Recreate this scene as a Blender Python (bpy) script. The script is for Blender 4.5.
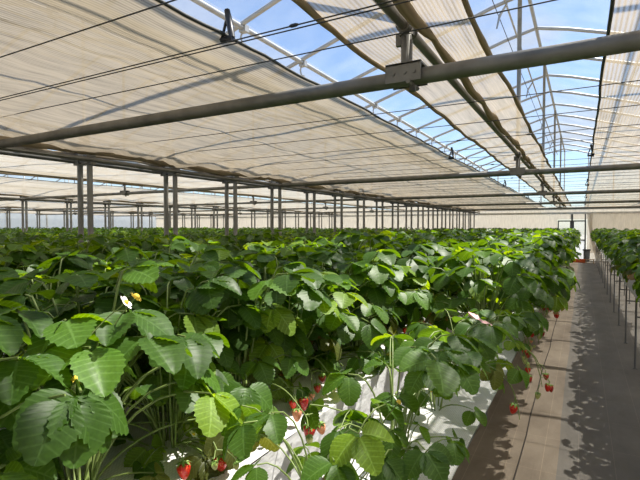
import bpy, math, random
import numpy as np
from mathutils import Vector, Matrix, Euler

for o in list(bpy.data.objects):
    bpy.data.objects.remove(o)
scene = bpy.context.scene
COL = scene.collection
R = math.radians
rnd = random.Random(7)

# ------------------------------------------------------------------ camera
H = 1.5                       # eye height above the floor
cam_d = bpy.data.cameras.new('camera')
cam = bpy.data.objects.new('camera', cam_d)
COL.objects.link(cam)
cam.location = (0, 0, H)
cam.rotation_euler = (R(90 - 1.6), 0, R(29.35))
cam_d.sensor_width = 36
cam_d.lens = 26.2
cam_d.clip_start = 0.02
cam_d.clip_end = 500
scene.camera = cam

# ------------------------------------------------------------------ sky, sun, exposure
SUN_TRAVEL = Vector((-0.30, -0.45, -1.0)).normalized()
world = bpy.data.worlds.new('sky')
scene.world = world
world.use_nodes = True
wn = world.node_tree
wn.nodes.clear()
w_out = wn.nodes.new('ShaderNodeOutputWorld')
w_bg = wn.nodes.new('ShaderNodeBackground')
w_sky = wn.nodes.new('ShaderNodeTexSky')
w_sky.sky_type = 'NISHITA'
w_sky.sun_disc = False
w_sky.sun_elevation = math.asin(-SUN_TRAVEL.z)
w_sky.sun_rotation = math.atan2(-SUN_TRAVEL.x, -SUN_TRAVEL.y)
w_sky.dust_density = 0.6
w_sky.ozone_density = 2.0
w_geo = wn.nodes.new('ShaderNodeTexCoord')
w_noise = wn.nodes.new('ShaderNodeTexNoise')
w_noise.inputs['Scale'].default_value = 3.2
w_noise.inputs['Detail'].default_value = 6
w_map = wn.nodes.new('ShaderNodeMapping')
w_map.inputs['Scale'].default_value = (1, 1, 2.6)
w_ramp = wn.nodes.new('ShaderNodeValToRGB')
w_ramp.color_ramp.elements[0].position = 0.50
w_ramp.color_ramp.elements[1].position = 0.72
w_mix = wn.nodes.new('ShaderNodeMixRGB')
w_mix.inputs[2].default_value = (3.3, 3.7, 4.4, 1)
wn.links.new(w_geo.outputs['Generated'], w_map.inputs['Vector'])
wn.links.new(w_map.outputs[0], w_noise.inputs['Vector'])
wn.links.new(w_noise.outputs[0], w_ramp.inputs[0])
wn.links.new(w_ramp.outputs[0], w_mix.inputs[0])
w_tint = wn.nodes.new('ShaderNodeMixRGB')
w_tint.blend_type = 'MULTIPLY'
w_tint.inputs[0].default_value = 1.0
w_tint.inputs[2].default_value = (0.92, 1.02, 1.13, 1)
wn.links.new(w_sky.outputs[0], w_tint.inputs[1])
wn.links.new(w_tint.outputs[0], w_mix.inputs[1])
wn.links.new(w_mix.outputs[0], w_bg.inputs[0])
w_bg.inputs[1].default_value = 0.14
wn.links.new(w_bg.outputs[0], w_out.inputs[0])

sun_d = bpy.data.lights.new('sun', 'SUN')
sun_d.energy = 8.5
sun_d.angle = R(0.6)
sun_d.color = (1.0, 0.95, 0.86)
sun = bpy.data.objects.new('sun', sun_d)
COL.objects.link(sun)
sun.rotation_euler = SUN_TRAVEL.to_track_quat('-Z', 'Y').to_euler()
sun.location = (0, 10, 30)

vs = scene.view_settings
vs.view_transform = 'Standard'
vs.look = 'None'
vs.gamma = 1
vs.use_curve_mapping = False
vs.exposure = 0.28

# ------------------------------------------------------------------ place measures (metres)
ZB = H + 0.70                 # tie beam height
ZP = H + 0.93                 # centre pipe under the shade strip
ZC = H + 0.88                 # shade curtain level
BAY = 7.6
CX = [-0.73 - BAY * k for k in range(0, 4)] + [-0.73 + BAY]       # bay centres
HALF = BAY / 2
RIDGE = H + 3.44
PITCH = 0.315
EAVE = RIDGE - PITCH * HALF
Y0, Y1 = -6.4, 24.0
TIE = 4.37
TIES = [2.13 + TIE * k for k in range(-1, 6)]
XL, XR = CX[3] - HALF, CX[4] + HALF
POST = 1.16

def stretch(y):
    """which stretch of the house, counted from the door"""
    if y < TIES[1]:
        return 'past cross pipe five from the door'
    for i, w in ((1, 'four and five'), (2, 'three and four'), (3, 'two and three'), (4, 'one and two')):
        if y < TIES[i + 1]:
            return 'between cross pipes %s from the door' % w
    return 'between the door and its nearest cross pipe'


# ------------------------------------------------------------------ materials
MATS = {}


def new_mat(name):
    m = bpy.data.materials.new(name)
    m.use_nodes = True
    nt = m.node_tree
    nt.nodes.clear()
    out = nt.nodes.new('ShaderNodeOutputMaterial')
    MATS[name] = m
    return m, nt, out


def N(nt, kind, **kw):
    n = nt.nodes.new(kind)
    for k, v in kw.items():
        if k in n.inputs.keys():
            n.inputs[k].default_value = v
        else:
            setattr(n, k, v)
    return n


def ramp(nt, src, stops):
    r = nt.nodes.new('ShaderNodeValToRGB')
    els = r.color_ramp.elements
    while len(els) < len(stops):
        els.new(0.5)
    for e, (p, c) in zip(els, stops):
        e.position = p
        e.color = (*c, 1)
    nt.links.new(src, r.inputs[0])
    return r.outputs[0]


def plain(name, col, rough=0.5, metal=0.0, var=0.12, scale=6.0, bump=0.0, bscale=40.0, stretch=(1, 1, 1)):
    m, nt, out = new_mat(name)
    b = N(nt, 'ShaderNodeBsdfPrincipled', Roughness=rough, Metallic=metal)
    tc = N(nt, 'ShaderNodeTexCoord')
    mp = N(nt, 'ShaderNodeMapping')
    mp.inputs['Scale'].default_value = stretch
    nt.links.new(tc.outputs['Object'], mp.inputs[0])
    no = N(nt, 'ShaderNodeTexNoise', Scale=scale, Detail=5.0)
    nt.links.new(mp.outputs[0], no.inputs['Vector'])
    lo = tuple(c * (1 - var) for c in col)
    hi = tuple(min(1, c * (1 + var)) for c in col)
    nt.links.new(ramp(nt, no.outputs[0], [(0.3, lo), (0.7, hi)]), b.inputs['Base Color'])
    if bump:
        n2 = N(nt, 'ShaderNodeTexNoise', Scale=bscale, Detail=3.0)
        nt.links.new(mp.outputs[0], n2.inputs['Vector'])
        bp = N(nt, 'ShaderNodeBump', Strength=bump, Distance=0.01)
        nt.links.new(n2.outputs[0], bp.inputs['Height'])
        nt.links.new(bp.outputs[0], b.inputs['Normal'])
    nt.links.new(b.outputs[0], out.inputs[0])
    return m


def fabric(name, col, transp=0.25, transl=0.45, period=0.016, dark=0.72):
    """woven shade cloth: fine lines along Y, partly see-through, glows when lit from above"""
    m, nt, out = new_mat(name)
    geo = N(nt, 'ShaderNodeNewGeometry')
    sep = N(nt, 'ShaderNodeSeparateXYZ')
    nt.links.new(geo.outputs['Position'], sep.inputs[0])
    mul = N(nt, 'ShaderNodeMath', operation='MULTIPLY')
    mul.inputs[1].default_value = 2 * math.pi / period
    nt.links.new(sep.outputs['X'], mul.inputs[0])
    sn = N(nt, 'ShaderNodeMath', operation='SINE')
    nt.links.new(mul.outputs[0], sn.inputs[0])
    mp = N(nt, 'ShaderNodeMapping')
    mp.inputs['Scale'].default_value = (6.0, 0.5, 1.0)
    nt.links.new(geo.outputs['Position'], mp.inputs[0])
    no = N(nt, 'ShaderNodeTexNoise', Scale=3.0, Detail=6.0, Roughness=0.65)
    nt.links.new(mp.outputs[0], no.inputs['Vector'])
    ad = N(nt, 'ShaderNodeMath', operation='MULTIPLY_ADD')
    ad.inputs[1].default_value = 0.12
    nt.links.new(sn.outputs[0], ad.inputs[0])
    nt.links.new(no.outputs[0], ad.inputs[2])
    c = ramp(nt, ad.outputs[0], [(0.22, tuple(x * dark for x in col)), (0.55, col), (0.8, tuple(min(1, x * 1.1) for x in col))])
    d = N(nt, 'ShaderNodeBsdfDiffuse')
    t = N(nt, 'ShaderNodeBsdfTranslucent')
    tr = N(nt, 'ShaderNodeBsdfTransparent')
    nt.links.new(c, d.inputs[0])
    nt.links.new(c, t.inputs[0])
    m1 = N(nt, 'ShaderNodeMixShader')
    m1.inputs[0].default_value = transl
    nt.links.new(d.outputs[0], m1.inputs[1])
    nt.links.new(t.outputs[0], m1.inputs[2])
    m2 = N(nt, 'ShaderNodeMixShader')
    tf = N(nt, 'ShaderNodeMath', operation='MULTIPLY_ADD')
    tf.inputs[1].default_value = 0.6 * transp
    tf.inputs[2].default_value = transp
    nt.links.new(sn.outputs[0], tf.inputs[0])
    nt.links.new(tf.outputs[0], m2.inputs[0])
    nt.links.new(m1.outputs[0], m2.inputs[1])
    nt.links.new(tr.outputs[0], m2.inputs[2])
    nt.links.new(m2.outputs[0], out.inputs[0])
    return m


def film(name, col, transp, transl=0.5, gloss=0.04):
    m, nt, out = new_mat(name)
    d = N(nt, 'ShaderNodeBsdfDiffuse')
    d.inputs[0].default_value = (*col, 1)
    t = N(nt, 'ShaderNodeBsdfTranslucent')
    t.inputs[0].default_value = (*col, 1)
    tr = N(nt, 'ShaderNodeBsdfTransparent')
    g = N(nt, 'ShaderNodeBsdfGlossy', Roughness=0.15)
    geo = N(nt, 'ShaderNodeNewGeometry')
    no = N(nt, 'ShaderNodeTexNoise', Scale=1.7, Detail=6.0)
    nt.links.new(geo.outputs['Position'], no.inputs['Vector'])
    mr = N(nt, 'ShaderNodeMapRange')
    mr.inputs[1].default_value = 0.35
    mr.inputs[2].default_value = 0.7
    mr.inputs[3].default_value = min(1.0, transp + 0.06)
    mr.inputs[4].default_value = max(0.0, transp - 0.08)
    nt.links.new(no.outputs[0], mr.inputs[0])
    m1 = N(nt, 'ShaderNodeMixShader')
    m1.inputs[0].default_value = transl
    nt.links.new(d.outputs[0], m1.inputs[1])
    nt.links.new(t.outputs[0], m1.inputs[2])
    m2 = N(nt, 'ShaderNodeMixShader')
    nt.links.new(mr.outputs[0], m2.inputs[0])
    nt.links.new(m1.outputs[0], m2.inputs[1])
    nt.links.new(tr.outputs[0], m2.inputs[2])
    m3 = N(nt, 'ShaderNodeMixShader')
    m3.inputs[0].default_value = gloss
    nt.links.new(m2.outputs[0], m3.inputs[1])
    nt.links.new(g.outputs[0], m3.inputs[2])
    nt.links.new(m3.outputs[0], out.inputs[0])
    return m


def leaf_mat(name, attr=None, teeth=7, transl=0.34):
    """blade: colour from the leaf itself, paler veins, gloss, light through the blade"""
    m, nt, out = new_mat(name)
    if attr:
        src = N(nt, 'ShaderNodeAttribute', attribute_name=attr).outputs['Color']
    else:
        src = N(nt, 'ShaderNodeObjectInfo').outputs['Color']
    uv = N(nt, 'ShaderNodeUVMap')
    sep = N(nt, 'ShaderNodeSeparateXYZ')
    nt.links.new(uv.outputs[0], sep.inputs[0])
    # side veins: v runs 0..1, vein at each tooth
    mu = N(nt, 'ShaderNodeMath', operation='MULTIPLY')
    mu.inputs[1].default_value = teeth
    nt.links.new(sep.outputs['Y'], mu.inputs[0])
    fr = N(nt, 'ShaderNodeMath', operation='FRACT')
    nt.links.new(mu.outputs[0], fr.inputs[0])
    sb = N(nt, 'ShaderNodeMath', operation='SUBTRACT')
    sb.inputs[1].default_value = 0.5
    nt.links.new(fr.outputs[0], sb.inputs[0])
    ab = N(nt, 'ShaderNodeMath', operation='ABSOLUTE')
    nt.links.new(sb.outputs[0], ab.inputs[0])
    mr = N(nt, 'ShaderNodeMapRange')
    mr.inputs[1].default_value = 0.02
    mr.inputs[2].default_value = 0.16
    mr.inputs[3].default_value = 0.75
    mr.inputs[4].default_value = 0.0
    nt.links.new(ab.outputs[0], mr.inputs[0])
    mid = N(nt, 'ShaderNodeMapRange')
    mid.inputs[1].default_value = 0.03
    mid.inputs[2].default_value = 0.10
    mid.inputs[3].default_value = 1.0
    mid.inputs[4].default_value = 0.0
    nt.links.new(sep.outputs['X'], mid.inputs[0])
    mx = N(nt, 'ShaderNodeMath', operation='MAXIMUM')
    nt.links.new(mr.outputs[0], mx.inputs[0])
    nt.links.new(mid.outputs[0], mx.inputs[1])
    hsv = N(nt, 'ShaderNodeHueSaturation', Saturation=0.82, Value=2.0)
    nt.links.new(src, hsv.inputs['Color'])
    mk = N(nt, 'ShaderNodeMath', operation='MULTIPLY')
    mk.inputs[1].default_value = 0.5
    nt.links.new(mx.outputs[0], mk.inputs[0])
    mc = N(nt, 'ShaderNodeMixRGB')
    nt.links.new(mk.outputs[0], mc.inputs[0])
    nt.links.new(src, mc.inputs[1])
    nt.links.new(hsv.outputs[0], mc.inputs[2])
    tc = N(nt, 'ShaderNodeTexCoord')
    no = N(nt, 'ShaderNodeTexNoise', Scale=14.0, Detail=4.0)
    nt.links.new(tc.outputs['Object'], no.inputs['Vector'])
    blot = N(nt, 'ShaderNodeMixRGB', blend_type='MULTIPLY')
    blot.inputs[0].default_value = 0.5
    nt.links.new(mc.outputs[0], blot.inputs[1])
    nt.links.new(ramp(nt, no.outputs[0], [(0.3, (0.6, 0.62, 0.55)), (0.7, (1.25, 1.2, 1.1))]), blot.inputs[2])
    b = N(nt, 'ShaderNodeBsdfPrincipled', Roughness=0.46)
    b.inputs['Specular IOR Level'].default_value = 0.34
    nt.links.new(blot.outputs[0], b.inputs['Base Color'])
    th = N(nt, 'ShaderNodeHueSaturation', Hue=0.47, Saturation=1.15, Value=3.2)
    nt.links.new(blot.outputs[0], th.inputs['Color'])
    t = N(nt, 'ShaderNodeBsdfTranslucent')
    nt.links.new(th.outputs[0], t.inputs[0])
    ms = N(nt, 'ShaderNodeMixShader')
    ms.inputs[0].default_value = transl
    nt.links.new(b.outputs[0], ms.inputs[1])
    nt.links.new(t.outputs[0], ms.inputs[2])
    nt.links.new(ms.outputs[0], out.inputs[0])
    return m


def berry_mat():
    m, nt, out = new_mat('berry_skin')
    src = N(nt, 'ShaderNodeObjectInfo').outputs['Color']
    tc = N(nt, 'ShaderNodeTexCoord')
    vo = N(nt, 'ShaderNodeTexVoronoi', Scale=260.0)
    nt.links.new(tc.outputs['Object'], vo.inputs['Vector'])
    seed = ramp(nt, vo.outputs['Distance'], [(0.16, (1, 1, 1)), (0.26, (0, 0, 0))])
    mc = N(nt, 'ShaderNodeMixRGB')
    mc.inputs[2].default_value = (0.75, 0.5, 0.12, 1)
    nt.links.new(seed, mc.inputs[0])
    nt.links.new(src, mc.inputs[1])
    b = N(nt, 'ShaderNodeBsdfPrincipled', Roughness=0.28)
    nt.links.new(mc.outputs[0], b.inputs['Base Color'])
    bp = N(nt, 'ShaderNodeBump', Strength=0.5, Distance=0.001)
    nt.links.new(vo.outputs['Distance'], bp.inputs['Height'])
    nt.links.new(bp.outputs[0], b.inputs['Normal'])
    nt.links.new(b.outputs[0], out.inputs[0])
    return m


def mulch_mat():
    m, nt, out = new_mat('mulch_weave')
    geo = N(nt, 'ShaderNodeNewGeometry')
    mp = N(nt, 'ShaderNodeMapping')
    mp.inputs['Scale'].default_value = (1, 1, 1)
    nt.links.new(geo.outputs['Position'], mp.inputs[0])
    br = N(nt, 'ShaderNodeTexBrick', Scale=60.0)
    br.inputs['Color1'].default_value = (0.86, 0.86, 0.84, 1)
    br.inputs['Color2'].default_value = (0.80, 0.80, 0.79, 1)
    br.inputs['Mortar'].default_value = (0.55, 0.55, 0.54, 1)
    br.inputs['Mortar Size'].default_value = 0.035
    nt.links.new(mp.outputs[0], br.inputs['Vector'])
    no = N(nt, 'ShaderNodeTexNoise', Scale=5.0, Detail=5.0)
    nt.links.new(geo.outputs['Position'], no.inputs['Vector'])
    mc = N(nt, 'ShaderNodeMixRGB', blend_type='MULTIPLY')
    mc.inputs[0].default_value = 0.6
    nt.links.new(br.outputs[0], mc.inputs[1])
    nt.links.new(ramp(nt, no.outputs[0], [(0.35, (0.72, 0.7, 0.66)), (0.6, (1, 1, 1))]), mc.inputs[2])
    b = N(nt, 'ShaderNodeBsdfPrincipled', Roughness=0.55)
    nt.links.new(mc.outputs[0], b.inputs['Base Color'])
    bp = N(nt, 'ShaderNodeBump', Strength=0.4, Distance=0.002)
    nt.links.new(br.outputs['Fac'], bp.inputs['Height'])
    nt.links.new(bp.outputs[0], b.inputs['Normal'])
    nt.links.new(b.outputs[0], out.inputs[0])
    return m


def floor_mat(name, c_lo, c_hi):
    """woven weed-control sheet with dust"""
    m, nt, out = new_mat(name)
    geo = N(nt, 'ShaderNodeNewGeometry')
    no = N(nt, 'ShaderNodeTexNoise', Scale=1.6, Detail=8.0, Roughness=0.65)
    mp = N(nt, 'ShaderNodeMapping')
    mp.inputs['Scale'].default_value = (1.6, 0.7, 1)
    nt.links.new(geo.outputs['Position'], mp.inputs[0])
    nt.links.new(mp.outputs[0], no.inputs['Vector'])
    c = ramp(nt, no.outputs[0], [(0.32, c_lo), (0.68, c_hi)])
    br = N(nt, 'ShaderNodeTexBrick', Scale=5.0)
    br.offset = 0.0
    br.inputs['Color1'].default_value = (1, 1, 1, 1)
    br.inputs['Color2'].default_value = (0.93, 0.93, 0.93, 1)
    br.inputs['Mortar'].default_value = (1.35, 1.3, 1.25, 1)
    br.inputs['Mortar Size'].default_value = 0.008
    br.inputs['Brick Width'].default_value = 1.0
    br.inputs['Row Height'].default_value = 2.6
    nt.links.new(geo.outputs['Position'], br.inputs['Vector'])
    mc = N(nt, 'ShaderNodeMixRGB', blend_type='MULTIPLY')
    mc.inputs[0].default_value = 1.0
    nt.links.new(c, mc.inputs[1])
    nt.links.new(br.outputs[0], mc.inputs[2])
    b = N(nt, 'ShaderNodeBsdfPrincipled', Roughness=0.75)
    nt.links.new(mc.outputs[0], b.inputs['Base Color'])
    n2 = N(nt, 'ShaderNodeTexNoise', Scale=160.0, Detail=2.0)
    nt.links.new(geo.outputs['Position'], n2.inputs['Vector'])
    bp = N(nt, 'ShaderNodeBump', Strength=0.3, Distance=0.004)
    nt.links.new(n2.outputs[0], bp.inputs['Height'])
    nt.links.new(bp.outputs[0], b.inputs['Normal'])
    nt.links.new(b.outputs[0], out.inputs[0])
    return m


STEEL = plain('galvanized_steel', (0.20, 0.19, 0.165), 0.5, 0.55, 0.22, 9, 0.15, 60)
POSTM = plain('post_steel', (0.24, 0.235, 0.21), 0.55, 0.4, 0.2, 9)
PALE = plain('pale_steel', (0.62, 0.61, 0.57), 0.5, 0.2, 0.12, 6)
ROOFST = plain('roof_steel', (0.40, 0.41, 0.415), 0.5, 0.3, 0.12, 6)
BLACKP = plain('black_plastic', (0.02, 0.021, 0.024), 0.4, 0, 0.2, 20)
WIREM = plain('black_wire', (0.035, 0.035, 0.035), 0.6)
HEM = plain('dark_hem', (0.06, 0.058, 0.05), 0.7)
BROWN = fabric('hem_cloth', (0.42, 0.34, 0.23), 0.0, 0.35, 0.02, 0.6)
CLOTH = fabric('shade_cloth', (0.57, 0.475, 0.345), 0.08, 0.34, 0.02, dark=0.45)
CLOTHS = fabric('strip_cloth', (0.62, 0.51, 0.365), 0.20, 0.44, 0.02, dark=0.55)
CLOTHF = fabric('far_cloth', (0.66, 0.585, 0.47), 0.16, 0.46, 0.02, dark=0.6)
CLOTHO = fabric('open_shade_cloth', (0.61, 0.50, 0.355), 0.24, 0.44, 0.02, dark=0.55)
CLOTHW = fabric('wall_cloth', (0.84, 0.80, 0.73), 0.05, 0.62, 0.05, 0.8)
ROOF = film('roof_film', (0.80, 0.88, 0.97), 0.88, 0.45, 0.02)
MILK = film('milky_film', (0.9, 0.91, 0.92), 0.30, 0.6)
WALLF = film('wall_film', (0.9, 0.91, 0.92), 0.5, 0.75)
SKIRT = film('skirt_film', (0.78, 0.83, 0.9), 0.66, 0.3)
GLASS = film('pane_glass', (0.9, 0.95, 1.0), 0.93, 0.5, 0.06)
WHITEP = plain('white_panel', (0.82, 0.83, 0.84), 0.5, 0, 0.04)
DARKF = plain('dark_frame', (0.09, 0.095, 0.10), 0.5, 0.3)
SIDEF = plain('white_side_film', (0.80, 0.81, 0.82), 0.35, 0, 0.08, 7, 0.5, 14, (1, 1, 2))
MULCH = mulch_mat()
FLOOR = floor_mat('grey_sheet', (0.19, 0.172, 0.148), (0.30, 0.272, 0.232))
FLOORB = floor_mat('brown_sheet', (0.24, 0.19, 0.14), (0.42, 0.345, 0.26))
SEAM = plain('seam_thread', (0.06, 0.05, 0.04), 0.9)
GROUND = plain('outside_ground', (0.30, 0.29, 0.24), 0.9, 0, 0.3, 0.8)
LEAF = leaf_mat('leaf_blade', teeth=9)
LEAFS = leaf_mat('leaf_blade_far', 'Col', teeth=5)
STEMM = plain('stem_green', (0.19, 0.26, 0.07), 0.5, 0, 0.25, 30)
CALYX = plain('calyx_green', (0.22, 0.36, 0.08), 0.5, 0, 0.25, 60)
BERRY = berry_mat()
PETAL = plain('petal_white', (0.9, 0.9, 0.86), 0.6, 0, 0.03)
POLLEN = plain('flower_centre', (0.80, 0.58, 0.06), 0.7, 0, 0.2, 200)
LEGM = plain('leg_steel', (0.16, 0.16, 0.155), 0.5, 0.4)
PINK = plain('pale_pink', (0.80, 0.47, 0.45), 0.5, 0, 0.18, 40)
GREYP = plain('grey_plastic', (0.20, 0.215, 0.225), 0.5, 0, 0.1)
ORANGE = plain('orange_plastic', (0.75, 0.16, 0.04), 0.5, 0, 0.1)
WOOD = plain('raw_wood', (0.45, 0.30, 0.17), 0.7, 0, 0.25, 8, stretch=(8, 1, 8))
BLUEM = plain('print_ink', (0.10, 0.18, 0.42), 0.7)


# ------------------------------------------------------------------ mesh helpers
class MB:
    def __init__(self):
        self.v, self.f, self.m, self.uv, self.cur, self.sm = [], [], [], {}, 0, []

    def vert(self, p, uv=None):
        self.v.append(tuple(p))
        if uv:
            self.uv[len(self.v) - 1] = uv
        return len(self.v) - 1

    def face(self, ids, smooth=False):
        self.f.append(tuple(ids))
        self.m.append(self.cur)
        self.sm.append(smooth)

    def box(self, lo, hi, M=None):
        x0, y0, z0 = lo
        x1, y1, z1 = hi
        ps = [(x0, y0, z0), (x1, y0, z0), (x1, y1, z0), (x0, y1, z0), (x0, y0, z1), (x1, y0, z1), (x1, y1, z1), (x0, y1, z1)]
        if M is not None:
            ps = [M @ Vector(p) for p in ps]
        b = [self.vert(p) for p in ps]
        for q in ((0, 3, 2, 1), (4, 5, 6, 7), (0, 1, 5, 4), (1, 2, 6, 5), (2, 3, 7, 6), (3, 0, 4, 7)):
            self.face([b[i] for i in q])
        return self

    def tube(self, pts, r, n=8, caps=True):
        pts = [Vector(p) for p in pts]
        k = len(pts)
        rr = r if isinstance(r, (list, tuple)) else [r] * k
        rings = []
        up = None
        for i, p in enumerate(pts):
            d = (pts[min(i + 1, k - 1)] - pts[max(i - 1, 0)]).normalized()
            if up is None:
                up = Vector((0, 0, 1)) if abs(d.z) < 0.9 else Vector((1, 0, 0))
            a = d.cross(up).normalized()
            up = a.cross(d).normalized()
            rings.append([self.vert(p + (a * math.cos(2 * math.pi * j / n) + up * math.sin(2 * math.pi * j / n)) * rr[i]) for j in range(n)])
        for i in range(k - 1):
            for j in range(n):
                self.face((rings[i][j], rings[i + 1][j], rings[i + 1][(j + 1) % n], rings[i][(j + 1) % n])[::-1], True)
        if caps:
            self.face(rings[0][::-1][::-1])
            self.face(rings[-1][::-1])
        return self

    def lathe(self, prof, n=10, M=None):
        rings = []
        for (r, z) in prof:
            ring = []
            for j in range(n):
                a = 2 * math.pi * j / n
                p = Vector((r * math.cos(a), r * math.sin(a), z))
                ring.append(self.vert(M @ p if M is not None else p))
            rings.append(ring)
        for i in range(len(rings) - 1):
            for j in range(n):
                self.face((rings[i][j], rings[i][(j + 1) % n], rings[i + 1][(j + 1) % n], rings[i + 1][j]), True)
        self.face(rings[0][::-1])
        self.face(rings[-1])
        return self

    def grid(self, xs, ys, fn):
        ids = [[self.vert(fn(x, y)) for x in xs] for y in ys]
        for j in range(len(ys) - 1):
            for i in range(len(xs) - 1):
                self.face((ids[j][i], ids[j][i + 1], ids[j + 1][i + 1], ids[j + 1][i]), True)
        return self

    def mesh(self, name, mats):
        me = bpy.data.meshes.new(name)
        me.from_pydata(self.v, [], self.f)
        for mm in mats if isinstance(mats, (list, tuple)) else [mats]:
            me.materials.append(mm)
        me.polygons.foreach_set('material_index', self.m)
        me.polygons.foreach_set('use_smooth', self.sm)
        if self.uv:
            ul = me.uv_layers.new(name='UVMap')
            idx = np.empty(len(me.loops), dtype=np.int32)
            me.loops.foreach_get('vertex_index', idx)
            arr = np.zeros((len(self.v), 2), dtype=np.float32)
            arr[:, 0] = 0.5
            for k, q in self.uv.items():
                arr[k] = q
            ul.data.foreach_set('uv', arr[idx].ravel())
        me.update()
        return me


def link(name, me, parent=None, loc=None, rot=None, scale=None, color=None):
    o = bpy.data.objects.new(name, me)
    COL.objects.link(o)
    if parent is not None:
        o.parent = parent
    if loc is not None:
        o.location = loc
    if rot is not None:
        o.rotation_euler = rot
    if scale is not None:
        o.scale = (scale,) * 3 if not isinstance(scale, (tuple, list)) else scale
    if color is not None:
        o.color = (*color, 1)
    return o


def tag(o, label=None, cat=None, group=None, kind=None):
    if label:
        o['label'] = label
    if cat:
        o['category'] = cat
    if group:
        o['group'] = group
    if kind:
        o['kind'] = kind
    return o


def thing(name, label, cat, loc=(0, 0, 0), group=None, rotz=0.0):
    o = link(name, None, loc=loc, rot=(0, 0, rotz))
    o.empty_display_size = 0.1
    return tag(o, label, cat, group)


def struct(name, me, label=None):
    o = link(name, me)
    o['kind'] = 'structure'
    if label:
        o['label'] = label
    return o


def noise(x, s=0.0):
    return (math.sin(x * 1.7 + s) + math.sin(x * 3.1 + s * 2.3 + 1.1) * 0.6 + math.sin(x * 6.7 + s * 1.3 + 2.2) * 0.35) / 1.95


# ------------------------------------------------------------------ ground, floor, walls
def rect_mesh(name, x0, x1, y0, y1, z, m, t=0.0):
    return MB().box((x0, y0, z - t), (x1, y1, z), None).mesh(name, m)


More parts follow.
